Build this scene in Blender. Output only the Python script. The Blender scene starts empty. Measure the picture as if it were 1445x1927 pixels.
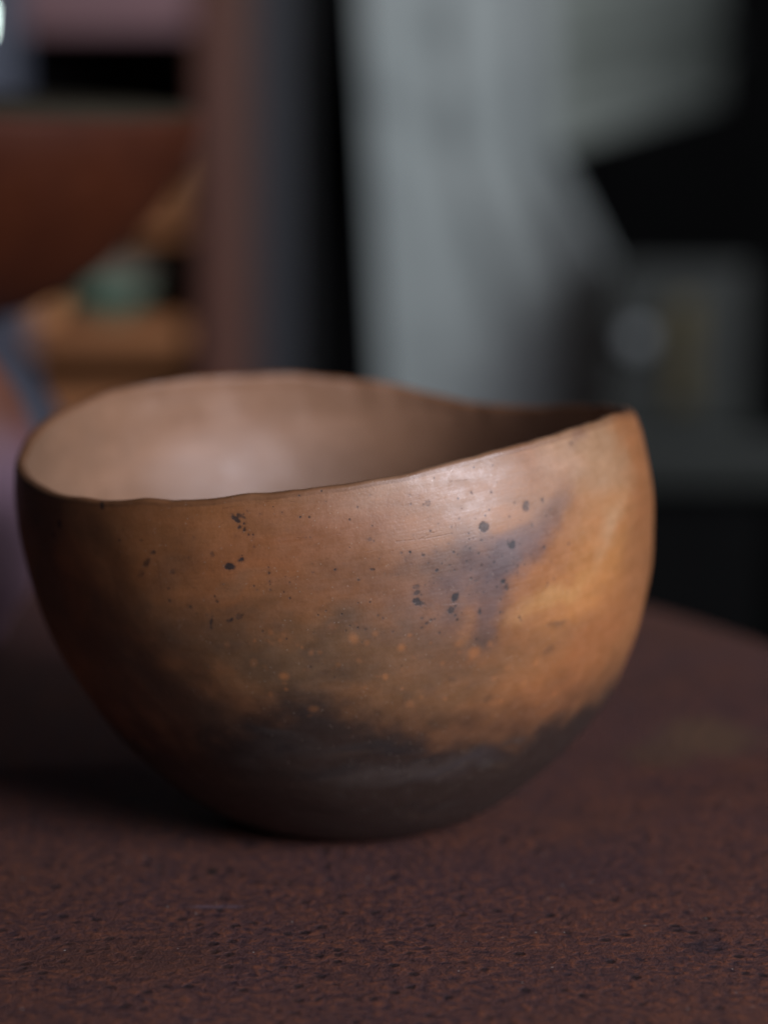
import bpy, math, random
import numpy as np
from mathutils import Vector
random.seed(7)
rng = np.random.default_rng(11)
sc = bpy.context.scene
COL = sc.collection

# ------------------------------------------------------------------ camera
PW, PH = 1445.0, 1927.0
VFOV = math.radians(21.8)
FPX = PH / 2 / math.tan(VFOV / 2)
PITCH = math.radians(11)
CAM = np.array([0.00824, -0.64, 0.2])
cd = bpy.data.cameras.new('camera')
cam = bpy.data.objects.new('camera', cd)
COL.objects.link(cam)
cam.location = CAM
cam.rotation_euler = (math.radians(90) - PITCH, 0, 0)
cd.sensor_fit = 'VERTICAL'
cd.sensor_height = 17.3
cd.sensor_width = 13.0
cd.angle_y = VFOV
cd.clip_start = 0.02
cd.clip_end = 60
cd.dof.use_dof = True
cd.dof.focus_distance = 0.566
cd.dof.aperture_fstop = 2.65
sc.camera = cam

# ------------------------------------------------------------------ light
w = bpy.data.worlds.new('World')
sc.world = w
w.use_nodes = True
bg = w.node_tree.nodes['Background']
bg.inputs[0].default_value = (0.62, 0.72, 1.0, 1)
bg.inputs[1].default_value = 0.014


def area(name, loc, target, sx, sy, power, col):
    l = bpy.data.lights.new(name, 'AREA')
    l.shape = 'RECTANGLE'
    l.size, l.size_y = sx, sy
    l.energy = power
    l.color = col
    o = bpy.data.objects.new(name, l)
    COL.objects.link(o)
    o.location = loc
    d = Vector(target) - Vector(loc)
    o.rotation_euler = d.to_track_quat('-Z', 'Y').to_euler()
    return o


area('window_light', (0.90, -0.90, 0.55), (0, 0, 0.06), 0.70, 0.52, 21.0, (0.90, 0.885, 1.0))
area('background_fill_light', (0.95, 0.50, 0.60), (0.25, 2.4, 0.1), 0.6, 0.7, 14.0, (0.92, 0.97, 1.0))  # added lamp that brightens the background; no window is seen there
vs = sc.view_settings
sc.display_settings.display_device = 'sRGB'
vs.view_transform = 'Standard'
vs.look = 'None'
vs.gamma = 1
vs.exposure = 0
sc.cycles.use_denoising = True


# ------------------------------------------------------------------ helpers
def lin(c):
    c = np.asarray(c, float) / 255.0
    return np.where(c <= 0.04045, c / 12.92, ((c + 0.055) / 1.055) ** 2.4)


def l4(c):
    return tuple(lin(c)) + (1.0,)


def at(px, py, Y):
    """point where the line of sight through a photo pixel meets the vertical plane y=Y"""
    a, b = (px - PW / 2) / FPX, -(py - PH / 2) / FPX
    d = np.array([a, math.cos(PITCH) + b * math.sin(PITCH), -math.sin(PITCH) + b * math.cos(PITCH)])
    return CAM + d * (Y - CAM[1]) / d[1]


def proj(p):
    d = p - CAM
    z = d[..., 1] * math.cos(PITCH) - d[..., 2] * math.sin(PITCH)
    u = d[..., 1] * math.sin(PITCH) + d[..., 2] * math.cos(PITCH)
    return np.stack([PW / 2 + FPX * d[..., 0] / z, PH / 2 - FPX * u / z], -1)


def hash3(i, j, k, seed):
    n = (i * 374761393 + j * 668265263 + k * 2147483647 + seed * 1274126177) & 0xFFFFFFFF
    n = ((n ^ (n >> 13)) * 1274126177) & 0xFFFFFFFF
    n = n ^ (n >> 16)
    return (n & 0xFFFFFF) / float(0xFFFFFF)


def vnoise(p, scale, seed=0):
    q = p * scale
    i = np.floor(q).astype(np.int64)
    f = q - i
    f = f * f * f * (f * (f * 6 - 15) + 10)
    r = 0
    for a in (0, 1):
        for b in (0, 1):
            for c in (0, 1):
                wgt = (f[..., 0] if a else 1 - f[..., 0]) * (f[..., 1] if b else 1 - f[..., 1]) * (f[..., 2] if c else 1 - f[..., 2])
                r = r + wgt * hash3(i[..., 0] + a, i[..., 1] + b, i[..., 2] + c, seed)
    return r * 2 - 1


def fbm(p, scale, octv=4, seed=0, gain=0.5):
    r, a, t = 0, 1.0, 0
    for o in range(octv):
        r = r + a * vnoise(p, scale * 2 ** o, seed + o * 17)
        t += a
        a *= gain
    return r / t


def smooth(e0, e1, x):
    t = np.clip((x - e0) / (e1 - e0), 0, 1)
    return t * t * (3 - 2 * t)


class NT:
    def __init__(self, name):
        self.m = bpy.data.materials.new(name)
        self.m.use_nodes = True
        self.t = self.m.node_tree
        self.b = self.t.nodes['Principled BSDF']

    def n(self, typ, ins=None, **kw):
        nd = self.t.nodes.new(typ)
        for k, v in kw.items():
            setattr(nd, k, v)
        if ins:
            for k, v in ins.items():
                s = nd.inputs[k]
                if isinstance(v, bpy.types.NodeSocket):
                    self.t.links.new(v, s)
                else:
                    s.default_value = v
        return nd

    def math(self, op, a, b=0.0, c=None, clamp=False):
        ins = {0: a, 1: b}
        if c is not None:
            ins[2] = c
        return self.n('ShaderNodeMath', ins, operation=op, use_clamp=clamp).outputs[0]

    def noise(self, vec, scale, detail=4, rough=0.55, dist=0.0):
        return self.n('ShaderNodeTexNoise', {'Vector': vec, 'Scale': scale, 'Detail': detail, 'Roughness': rough, 'Distortion': dist}).outputs['Fac']

    def ramp(self, fac, lo, hi, a=0.0, b=1.0):
        nd = self.n('ShaderNodeMapRange', {'Value': fac, 'From Min': lo, 'From Max': hi, 'To Min': a, 'To Max': b}, interpolation_type='SMOOTHSTEP')
        return nd.outputs[0]

    def mix(self, fac, a, b, blend='MIX'):
        nd = self.n('ShaderNodeMix', data_type='RGBA', blend_type=blend)
        for s, v in ((nd.inputs[0], fac), (nd.inputs[6], a), (nd.inputs[7], b)):
            if isinstance(v, bpy.types.NodeSocket):
                self.t.links.new(v, s)
            else:
                s.default_value = v
        return nd.outputs[2]

    def mapping(self, vec, scale=(1, 1, 1), rot=(0, 0, 0), loc=(0, 0, 0)):
        return self.n('ShaderNodeMapping', {'Vector': vec, 'Location': loc, 'Rotation': rot, 'Scale': scale}).outputs[0]

    def bump(self, h, strength, dist, normal=None):
        ins = {'Height': h, 'Strength': strength, 'Distance': dist}
        if normal is not None:
            ins['Normal'] = normal
        return self.n('ShaderNodeBump', ins).outputs[0]

    def set(self, **kw):
        for k, v in kw.items():
            s = self.b.inputs[k.replace('_', ' ')]
            if isinstance(v, bpy.types.NodeSocket):
                self.t.links.new(v, s)
            else:
                s.default_value = v
        return self.m

    def obj(self):
        return self.n('ShaderNodeTexCoord').outputs['Object']


def mottled(name, c1, c2, scale=30, rough=0.6, bump=0.3, dist=0.001, stretch=(1, 1, 1), spec=0.4, coat=0.0, c3=None):
    """two or three colour mottled surface with fine grain and relief"""
    k = NT(name)
    v = k.mapping(k.obj(), stretch)
    n1 = k.noise(v, scale, 6, 0.6, 0.4)
    n2 = k.noise(v, scale * 7, 5, 0.6)
    c = k.mix(k.ramp(n1, 0.32, 0.68), l4(c1), l4(c2))
    if c3 is not None:
        c = k.mix(k.ramp(k.noise(v, scale * 2.3, 4), 0.52, 0.72), c, l4(c3))
    c = k.mix(0.35, c, k.mix(n2, (0.3, 0.3, 0.3, 1), (1.25, 1.25, 1.25, 1)), 'MULTIPLY')
    r = k.math('ADD', k.math('MULTIPLY', n2, 0.25), rough - 0.12)
    k.set(Base_Color=c, Roughness=r, Specular_IOR_Level=spec, Coat_Weight=coat, Normal=k.bump(n2, bump, dist))
    return k.m


def mesh_obj(name, verts, faces, mat, parent=None, smooth_=True):
    me = bpy.data.meshes.new(name)
    me.from_pydata([tuple(map(float, v)) for v in verts], [], faces)
    me.validate()
    if smooth_:
        me.polygons.foreach_set('use_smooth', [True] * len(me.polygons))
    me.materials.append(mat)
    o = bpy.data.objects.new(name, me)
    COL.objects.link(o)
    if parent:
        o.parent = parent
    return o


def tag(o, label=None, cat=None, group=None, kind=None):
    for k, v in (('label', label), ('category', cat), ('group', group), ('kind', kind)):
        if v:
            o[k] = v
    return o


def empty(name, loc, rz=0.0):
    o = bpy.data.objects.new(name, None)
    COL.objects.link(o)
    o.empty_display_size = 0.02
    o.location = loc
    o.rotation_euler = (0, 0, rz)
    return o


def lathe(name, prof, mat, parent=None, seg=96, wob=0.0, seed=0, loc=(0, 0, 0)):
    """closed body of revolution from (r, z) points, smoothed with a little hand-made wobble"""
    P = np.array(prof, float)
    n = len(P)
    V = []
    for j, (r, z) in enumerate(P):
        for i in range(seg):
            a = 2 * math.pi * i / seg
            k = 1 + wob * (math.sin(2 * a + seed + z * 30) + 0.5 * math.sin(3 * a + seed * 2))
            V.append((r * k * math.cos(a) + loc[0], r * k * math.sin(a) + loc[1], z + loc[2]))
    Fc = []
    for j in range(n - 1):
        for i in range(seg):
            i2 = (i + 1) % seg
            Fc.append((j * seg + i, j * seg + i2, (j + 1) * seg + i2, (j + 1) * seg + i))
    Fc.append(tuple(range(seg))[::-1])
    Fc.append(tuple((n - 1) * seg + i for i in range(seg)))
    o = mesh_obj(name, V, Fc, mat, parent)
    return o


def curve_pts(pts, n):
    """resample a control polygon with a Catmull-Rom curve"""
    P = np.array(pts, float)
    P = np.vstack([2 * P[0] - P[1], P, 2 * P[-1] - P[-2]])
    out = []
    segs = len(P) - 3
    for s in np.linspace(0, segs, n):
        i = min(int(s), segs - 1)
        t = s - i
        a, b, c, d = P[i:i + 4]
        out.append(0.5 * (2 * b + (c - a) * t + (2 * a - 5 * b + 4 * c - d) * t * t + (3 * b - a - 3 * c + d) * t ** 3))
    return np.array(out)


def box(name, lo, hi, mat, parent=None, bev=0.002, rot=None):
    """bevelled box: every edge cut by a small chamfer"""
    import bmesh
    bm = bmesh.new()
    lo, hi = np.minimum(lo, hi), np.maximum(lo, hi)
    vs_ = [bm.verts.new((x, y, z)) for x in (lo[0], hi[0]) for y in (lo[1], hi[1]) for z in (lo[2], hi[2])]
    for f in ((0, 1, 3, 2), (4, 6, 7, 5), (0, 4, 5, 1), (2, 3, 7, 6), (0, 2, 6, 4), (1, 5, 7, 3)):
        bm.faces.new([vs_[i] for i in f])
    bmesh.ops.recalc_face_normals(bm, faces=bm.faces)
    if bev:
        bmesh.ops.bevel(bm, geom=bm.edges[:], offset=bev, segments=2, profile=0.6, affect='EDGES')
    me = bpy.data.meshes.new(name)
    bm.to_mesh(me)
    bm.free()
    me.materials.append(mat)
    o = bpy.data.objects.new(name, me)
    COL.objects.link(o)
    if parent:
        o.parent = parent
    return o


# ------------------------------------------------------------------ floor and back wall
m_floor = mottled('floor_dark_boards', (12, 11, 11), (18, 16, 16), 6, 0.8, 0.3, 0.002, (1, 0.15, 1), spec=0.15)
m_wall = mottled('wall_dark_plaster', (14, 14, 15), (21, 21, 22), 5, 0.85, 0.3, 0.003, spec=0.15)
o = box('floor', (-3, -2, -0.78), (3.5, 4.2, -0.72), m_floor, bev=0)
tag(o, kind='structure')
o = box('wall', (-3, 3.7, -0.719), (3.5, 3.8, 2.2), m_wall, bev=0)
tag(o, kind='structure')

# ------------------------------------------------------------------ rusty round table
TC = np.array([-0.228, -0.01])
TR = 0.405


def on_table(px, py):
    a = (px - PW / 2) / FPX
    b = -(py - PH / 2) / FPX
    d = np.array([a, math.cos(PITCH) + b * math.sin(PITCH), -math.sin(PITCH) + b * math.cos(PITCH)])
    p = CAM - d * CAM[2] / d[2]
    return p[0] - TC[0], p[1] - TC[1]


# (centre, half lengths, turn, colour, strength) of stains on the top, in metres
MARKS = []
for px_, py_, sx_, sy_, an_, co_, am_ in [(400, 1641, 0.0016, 0.0028, 0, (24, 26, 26), 0.9), (400, 1706, 0.0085, 0.0012, 0.1, (104, 94, 108), 0.55), (1330, 1385, 0.016, 0.022, 0.4, (122, 98, 66), 0.45),
                                           (1240, 1420, 0.012, 0.014, 0.0, (104, 84, 58), 0.4), (1400, 1450, 0.008, 0.006, 0, (116, 74, 50), 0.35), (1100, 1640, 0.02, 0.02, 0.3, (70, 50, 58), 0.35), (250, 1800, 0.03, 0.015, 0.2, (88, 56, 44), 0.35), (1330, 1780, 0.006, 0.005, 0, (44, 40, 50), 0.5)]:
    qx, qy = on_table(px_, py_)
    MARKS.append((qx, qy, sx_, sy_, an_, co_, am_))


def rust_material():
    k = NT('rusted_steel')
    v = k.obj()
    big = k.noise(v, 9, 5, 0.6, 0.6)
    mid = k.noise(v, 70, 6, 0.65, 0.5)
    fine = k.noise(v, 440, 6, 0.7, 0.3)
    grit = k.noise(v, 1300, 4, 0.7)
    c = k.mix(k.ramp(mid, 0.35, 0.68), l4((84, 56, 52)), l4((108, 68, 54)))
    c = k.mix(k.ramp(big, 0.35, 0.7), c, l4((90, 62, 62)))
    c = k.mix(k.ramp(fine, 0.47, 0.68, 0, 0.82), c, l4((140, 82, 54)))        # orange rust bloom
    pit = k.ramp(fine, 0.46, 0.34)
    c = k.mix(k.math('MULTIPLY', pit, 0.85), c, l4((42, 36, 48)))              # dark blue-brown scale in the pits
    vor = k.n('ShaderNodeTexVoronoi', {'Vector': v, 'Scale': 260.0, 'Randomness': 1.0})
    sel = k.ramp(k.n('ShaderNodeSeparateColor', {0: vor.outputs['Color']}).outputs[0], 0.72, 0.8)
    dk = k.math('MULTIPLY', k.ramp(vor.outputs['Distance'], 0.42, 0.15), sel)
    c = k.mix(k.math('MULTIPLY', dk, 0.8), c, l4((34, 27, 32)))
    # a faint ochre bloom on the right side of the top
    d = k.n('ShaderNodeVectorMath', {0: k.mapping(v, (5.2, 9.0, 1), loc=(-0.62 - 1.18, -1.26 + 0.35, 0)), 1: (0, 0, 0)}, operation='DISTANCE').outputs['Value']
    ochre = k.math('MULTIPLY', k.ramp(d, 0.5, 0.05), k.ramp(k.noise(v, 45, 4), 0.44, 0.6))
    c = k.mix(k.math('MULTIPLY', ochre, 0.6), c, l4((120, 96, 56)))
    c = k.mix(0.75, c, k.mix(grit, (0.45, 0.45, 0.45, 1), (1.5, 1.5, 1.5, 1)), 'MULTIPLY')
    # wear: a few long faint scratches, a dusty streak and one dark chip
    scv = k.noise(k.mapping(v, (4, 90, 1), (0, 0, 0.5)), 6, 3, 0.5)
    scm = k.math('MULTIPLY', k.ramp(k.math('ABSOLUTE', k.math('SUBTRACT', scv, 0.5)), 0.006, 0.0), k.ramp(k.noise(v, 12, 2), 0.52, 0.62))
    c = k.mix(k.math('MULTIPLY', scm, 0.35), c, l4((120, 98, 98)))
    for (cx_, cy_, sx_, sy_, ang_, col_, am_) in MARKS:
        q = k.mapping(k.mapping(v, (1, 1, 0), loc=(-cx_, -cy_, 0)), (1 / sx_, 1 / sy_, 1), rot=(0, 0, ang_))
        dd = k.n('ShaderNodeVectorMath', {0: q}, operation='LENGTH').outputs['Value']
        dd = k.math('ADD', dd, k.math('MULTIPLY', k.math('SUBTRACT', k.noise(v, 260, 3), 0.5), 1.2))
        c = k.mix(k.math('MULTIPLY', k.ramp(dd, 1.15, 0.5), am_), c, l4(col_))
    h = k.math('ADD', k.math('MULTIPLY', fine, 1.0), k.math('MULTIPLY', grit, 0.35))
    h = k.math('SUBTRACT', h, k.math('MULTIPLY', dk, 0.35))
    # bright metal glints
    vg = k.n('ShaderNodeTexVoronoi', {'Vector': v, 'Scale': 900.0, 'Randomness': 1.0})
    gs = k.math('GREATER_THAN', k.n('ShaderNodeSeparateColor', {0: vg.outputs['Color']}).outputs[1], 0.994)
    gl = k.math('MULTIPLY', gs, k.math('LESS_THAN', vg.outputs['Distance'], 0.22))
    c = k.mix(gl, c, l4((190, 180, 170)))
    r = k.math('SUBTRACT', k.ramp(fine, 0.3, 0.7, 0.5, 0.78), k.math('MULTIPLY', gl, 0.3))
    return k.set(Base_Color=c, Roughness=r, Specular_IOR_Level=0.42, Normal=k.bump(h, 1.0, 0.0011))


m_rust = rust_material()
t = empty('round_table', (TC[0], TC[1], -0.72))
tag(t, 'round rusty metal table with a rough purple-brown top under the clay bowl', 'table')
prof = [(0.002, 0.0)] + [(r, 0.0) for r in np.linspace(0.02, TR - 0.006, 40)] + [(TR - 0.003, -0.001), (TR - 0.0008, -0.0028), (TR, -0.006), (TR, -0.026), (TR - 0.002, -0.029), (TR - 0.02, -0.03), (0.01, -0.03)]
lathe('tabletop', [(r, z + 0.72) for r, z in prof], m_rust, t, seg=160)
lathe('pedestal', [(0.2, 0.0), (0.2, 0.012), (0.18, 0.02), (0.05, 0.04), (0.035, 0.08), (0.03, 0.6), (0.05, 0.66), (0.09, 0.688)], m_rust, t, seg=48)

# ------------------------------------------------------------------ the clay bowl
ZK = np.array([0, .002, .006, .012, .022, .035, .05, .065, .08, .095, .107])
RK = np.array([0.02837, 0.03328, 0.04024, 0.04757, 0.05756, 0.06636, 0.07291, 0.07618, 0.07733, 0.07568, 0.0708])
RIM = [(-10.6, .1029), (9.8, .1001), (24.1, .098), (34.2, .0963), (46.9, .0937), (59.9, .0931), (68.1, .0943), (75.8, .0967), (82.4, .0984), (93.4, .0998),
       (104.6, .1006), (116.2, .101), (128.8, .101), (142.8, .1000), (157.8, .0967), (173.6, .0936), (186, .0905), (198, .0893), (210, .0888), (218, .0887),
       (228, .0893), (236.5, .0909), (246.4, .0919), (255.9, .0936), (263.9, .0949), (272.8, .0962), (278.1, .0976), (286.4, .0990), (294.4, .1004),
       (303.2, .1020), (316.9, .1039), (332, .1044), (349.4, .1029)]


def hermite(x, y, q):
    h = np.diff(x)
    d = np.diff(y) / h
    m = np.zeros_like(y)
    m[1:-1] = np.where(d[1:] * d[:-1] > 0, (2 * d[1:] * d[:-1]) / (d[1:] + d[:-1] + 1e-12), 0)
    m[0], m[-1] = d[0], d[-1]
    i = np.clip(np.searchsorted(x, q) - 1, 0, len(x) - 2)
    s = (q - x[i]) / h[i]
    return (2 * s**3 - 3 * s**2 + 1) * y[i] + (s**3 - 2 * s**2 + s) * h[i] * m[i] + (-2 * s**3 + 3 * s**2) * y[i + 1] + (s**3 - s**2) * h[i] * m[i + 1]


def rimz(th):
    a = np.degrees(th) % 360
    X = np.array([x for x, _ in RIM])
    Y = np.array([y for _, y in RIM])
    X = np.concatenate([X[-2:] - 360, X[1:], X[1:3] + 360])
    Y = np.concatenate([Y[-2:], Y[1:], Y[1:3]])
    g = np.linspace(-30, 390, 841)
    v = np.interp(g, X, Y)
    kern = np.exp(-0.5 * (np.arange(-14, 15) / 5.0) ** 2)
    kern /= kern.sum()
    v = np.convolve(v, kern, 'same')
    z = np.interp(a, g, v) - 0.0010 - 0.0003 * np.sin(th)
    q = np.stack([np.cos(th), np.sin(th), 0 * th], -1)
    return z + 0.00042 * vnoise(q, 5.5, 5) + 0.00016 * vnoise(q, 13, 6) + 0.00006 * vnoise(q, 31, 8)


def outer(th, z):
    r = hermite(ZK, RK, z)
    c = np.interp(z, [0, .035, .107], [0.00017, -0.00061, -0.00551])
    q = np.stack([np.cos(th) * r, np.sin(th) * r, z], -1)
    dr = 0.00045 * vnoise(q, 42, 3) + 0.00022 * vnoise(q, 95, 4)
    fade = smooth(0.0, 0.012, z)
    r = r + dr * fade
    return np.stack([c + r * np.cos(th), r * np.sin(th), z], -1)


def theta_samples(n, front):
    g = np.linspace(0, 2 * np.pi, 4001)
    dens = 1 + front * np.clip(-np.sin(g) + 0.25, 0, 1) ** 0.5
    cs = np.concatenate([[0], np.cumsum((dens[1:] + dens[:-1]) / 2)])
    cs /= cs[-1]
    return np.interp(np.arange(n) / n, cs, g)


NT_ = 1900
TH = theta_samples(NT_, 2.2)
LIP = 0.0025
NO, NA, NI = 430, 12, 110
zr = rimz(TH)
rows = []
# outer wall
for tt in np.linspace(0, 1, NO):
    z = (zr - LIP * 0.42) * tt
    rows.append(outer(TH, z))
zt = zr - LIP * 0.42
rim_o = outer(TH, zt)
qn = np.stack([np.cos(TH), np.sin(TH), 0 * TH], -1)
wall = LIP * (1 + 0.18 * vnoise(qn, 4, 21) + 0.1 * vnoise(qn, 14, 22))
# rounded, slightly uneven lip
for kk in range(1, NA + 1):
    a = math.pi * kk / (NA + 1)
    off = wall / 2 * (1 - math.cos(a))
    up = LIP * 0.42 * math.sin(a) ** 0.8
    p = rim_o.copy()
    p[:, 0] -= np.cos(TH) * off
    p[:, 1] -= np.sin(TH) * off
    p[:, 2] = zt + up
    rows.append(p)
# inner wall down to the floor of the bowl
for tt in np.linspace(0, 1, NI):
    s = tt
    z = zt * (1 - s) + 0.0055 * s
    zc = np.maximum(z, 0.0)
    p = outer(TH, zc)
    thick = LIP + (wall - LIP) * (1 - smooth(0, 0.12, s)) + 0.0022 * smooth(0, 0.5, s)
    r = np.hypot(p[:, 0], p[:, 1])
    shrink = 1 - thick / r
    p[:, 0] *= shrink
    p[:, 1] *= shrink
    p[:, 2] = z
    rows.append(p)
for f in (0.8, 0.55, 0.3, 0.1):
    p = rows[NO + NA + NI - 1].copy()
    p[:, 0] *= f
    p[:, 1] *= f
    p[:, 2] = 0.0055 - 0.0008 * (1 - f)
    rows.append(p)
# foot: closes the bottom
foot = rows[0].copy()
foot_rows = []
for f in (0.5, 0.96):
    p = foot.copy()
    p[:, 0] *= f
    p[:, 1] *= f
    p[:, 2] = 0.0009 if f < 0.9 else 0.0
    foot_rows.append(p)
foot[:, 2] = 0.0006
rows[0] = foot
ALL = np.array(foot_rows + rows)
NR = ALL.shape[0]
OFS = len(foot_rows)
verts = ALL.reshape(-1, 3)
print('bowl verts', len(verts))
ii = np.arange(NR - 1)[:, None] * NT_
jj = np.arange(NT_)[None, :]
j2 = (jj + 1) % NT_
quads = np.stack([ii + jj, ii + j2, ii + NT_ + j2, ii + NT_ + jj], -1).reshape(-1, 4)
me = bpy.data.meshes.new('clay_bowl')
me.vertices.add(len(verts))
me.vertices.foreach_set('co', verts.astype(np.float32).ravel())
caps = [np.arange(NT_)[::-1], (NR - 1) * NT_ + np.arange(NT_)]
nl = quads.size + 2 * NT_
me.loops.add(nl)
me.loops.foreach_set('vertex_index', np.concatenate([quads.ravel()] + caps).astype(np.int32))
nf = len(quads) + 2
me.polygons.add(nf)
ls = np.concatenate([np.arange(len(quads)) * 4, [quads.size, quads.size + NT_]]).astype(np.int32)
me.polygons.foreach_set('loop_start', ls)
me.polygons.foreach_set('use_smooth', np.ones(nf, bool))
me.update(calc_edges=True)
me.validate()

# ---- marks on the clay, each placed at a point of the surface
OUT0 = OFS
gstep = 6
gth = TH[::gstep]
GR = ALL[OUT0:OUT0 + NO:3, ::gstep]
GS = proj(GR)
front_mask = (np.sin(gth) < 0.25)[None, :] & np.ones(GR.shape[:2], bool)


def surf_at(px, py):
    d = np.hypot(GS[..., 0] - px, GS[..., 1] - py)
    d = np.where(front_mask, d, 1e9)
    a, b = np.unravel_index(d.argmin(), d.shape)
    p = GR[a, b]
    e_t = GR[a, (b + 1) % GR.shape[1]] - GR[a, b - 1]
    a1, a2 = max(a - 1, 0), min(a + 1, GR.shape[0] - 1)
    e_u = GR[a2, b] - GR[a1, b]
    e_t /= np.linalg.norm(e_t)
    e_u /= np.linalg.norm(e_u)
    return p, e_t, e_u


PX = 0.57 / FPX                     # metres per photo pixel on the near wall of the bowl
OUTP = ALL[OUT0:OUT0 + NO + NA]      # outer wall and lip
P = OUTP
warp = np.stack([fbm(P, 55, 4, 31), fbm(P, 55, 4, 47), fbm(P, 55, 4, 59)], -1)
PWp = P + warp * 0.0075
warp2 = np.stack([fbm(P, 260, 3, 61), fbm(P, 260, 3, 77), fbm(P, 260, 3, 89)], -1)
PWp = PWp + warp2 * 0.0016
n1 = fbm(P, 38, 5, 101)
n2 = fbm(P, 150, 4, 131)
# streaky noise along the burnishing direction
ang = np.arctan2(P[..., 1], P[..., 0])
ST = np.stack([np.cos(ang) * 0.075, np.sin(ang) * 0.075, P[..., 2] * 6.0 - 0.10 * ang * 0.075], -1)
n3 = fbm(ST, 60, 4, 151)

base = lin((158, 104, 64))
C = np.zeros(P.shape) + base


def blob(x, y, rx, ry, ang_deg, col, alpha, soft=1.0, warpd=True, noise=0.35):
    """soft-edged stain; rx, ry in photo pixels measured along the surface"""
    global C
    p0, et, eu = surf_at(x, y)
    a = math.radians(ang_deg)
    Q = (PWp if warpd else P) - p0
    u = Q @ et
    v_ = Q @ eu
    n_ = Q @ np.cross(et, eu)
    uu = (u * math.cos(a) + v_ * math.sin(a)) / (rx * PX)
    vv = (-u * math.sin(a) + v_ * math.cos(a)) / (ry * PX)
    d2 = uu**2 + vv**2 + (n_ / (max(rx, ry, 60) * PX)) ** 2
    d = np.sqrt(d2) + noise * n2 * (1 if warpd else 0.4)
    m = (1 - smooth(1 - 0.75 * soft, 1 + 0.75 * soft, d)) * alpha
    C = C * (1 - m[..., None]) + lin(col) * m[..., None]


# broad clay colours
blob(820, 930, 300, 120, 8, (166, 128, 100), 0.75, 1.0)
blob(1130, 880, 120, 130, 0, (172, 134, 100), 0.85, 1.0)
blob(1120, 1080, 150, 120, 35, (192, 130, 74), 0.9, 1.0)
blob(1190, 1080, 45, 160, 0, (168, 112, 70), 0.4, 1.0)
blob(1090, 1250, 180, 80, 35, (160, 100, 60), 0.6, 1.0)
blob(1150, 1000, 60, 30, 30, (206, 168, 130), 0.5, 1.0)
blob(1060, 1110, 90, 26, 20, (202, 150, 92), 0.55, 1.0)
blob(1050, 860, 60, 60, 0, (190, 152, 124), 0.5, 1.0)
blob(350, 1000, 260, 70, 5, (156, 100, 60), 0.45, 1.0)
blob(560, 1040, 200, 80, 10, (156, 94, 54), 0.5, 1.0)
blob(600, 1140, 220, 50, 8, (136, 90, 56), 0.4, 1.0)
# olive-brown middle band
blob(600, 1250, 260, 70, 0, (104, 82, 58), 0.8, 1.0)
blob(820, 1230, 180, 50, 5, (132, 94, 66), 0.6, 1.0)
blob(850, 1300, 260, 45, 5, (116, 86, 56), 0.6, 1.0)
blob(400, 1210, 150, 70, -10, (96, 72, 52), 0.6, 1.0)
blob(980, 1300, 120, 40, 20, (160, 104, 60), 0.5, 1.0)
# grey-violet smoke clouds
SM = (80, 70, 78)
blob(960, 1060, 66, 44, 20, SM, 0.75, 1.0)
blob(900, 1080, 120, 60, 15, (100, 84, 82), 0.6, 1.0)
blob(800, 1130, 120, 60, 10, (112, 86, 72), 0.45, 1.0)
blob(1030, 975, 70, 38, 48, SM, 0.42, 1.0)
blob(935, 1150, 38, 66, -12, SM, 0.55, 1.0)
blob(860, 1105, 70, 36, 25, SM, 0.45, 1.0)
blob(850, 1050, 80, 26, 5, (104, 90, 88), 0.4, 1.0)
blob(790, 1180, 70, 34, 10, (106, 84, 70), 0.35, 1.0)
blob(690, 1185, 70, 30, 0, (108, 82, 62), 0.25, 1.0)
blob(1085, 832, 26, 14, 20, (118, 88, 80), 0.5, 1.0)
blob(1190, 840, 18, 50, -10, (130, 98, 84), 0.5, 1.0)
blob(915, 1200, 40, 26, 0, (96, 80, 70), 0.5, 1.0)
blob(660, 1110, 90, 30, 10, (122, 88, 66), 0.3, 1.0)
# left side: smoked brown, with some of the flank's shade painted in
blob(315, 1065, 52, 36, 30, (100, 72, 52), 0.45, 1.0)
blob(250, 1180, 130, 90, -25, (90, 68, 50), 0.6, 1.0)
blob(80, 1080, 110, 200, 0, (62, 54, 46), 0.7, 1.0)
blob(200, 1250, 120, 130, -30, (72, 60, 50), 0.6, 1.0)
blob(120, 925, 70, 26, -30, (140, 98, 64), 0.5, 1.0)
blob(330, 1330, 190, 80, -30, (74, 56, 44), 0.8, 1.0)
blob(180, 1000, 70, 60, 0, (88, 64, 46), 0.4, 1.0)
# pale patches
blob(450, 1110, 60, 16, 8, (140, 108, 82), 0.35, 1.0)
blob(760, 900, 120, 30, 10, (186, 148, 122), 0.4, 1.0)

# soot-black base with a ragged upper edge
edge_px = [(60, 1220), (150, 1300), (240, 1380), (330, 1400), (420, 1375), (500, 1350), (570, 1318), (650, 1318), (720, 1365), (770, 1388), (850, 1378), (950, 1362), (1000, 1372), (1060, 1352), (1110, 1322), (1150, 1295)]
et_, ez_ = [], []
for x, y in edge_px:
    p0, _, _ = surf_at(x, y)
    et_.append(math.degrees(math.atan2(p0[1], p0[0])) % 360)
    ez_.append(p0[2])
o_ = np.argsort(et_)
et_, ez_ = np.array(et_)[o_], np.array(ez_)[o_]
et_ = np.concatenate([[et_[-1] - 360], et_, [et_[0] + 360]])
ez_ = np.concatenate([[ez_[-1]], ez_, [ez_[0]]])
az = np.degrees(np.arctan2(PWp[..., 1], PWp[..., 0])) % 360
ze = np.interp(az, et_, ez_)
hgt = P[..., 2] - ze + 0.0050 * n1 + 0.0045 * n2
mb = 1 - smooth(-0.0060, 0.0085, hgt)
sootc = lin((44, 40, 39)) * (1 + 0.0 * n1[..., None])
C = C * (1 - 0.93 * mb[..., None]) + sootc * 0.93 * mb[..., None]
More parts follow.
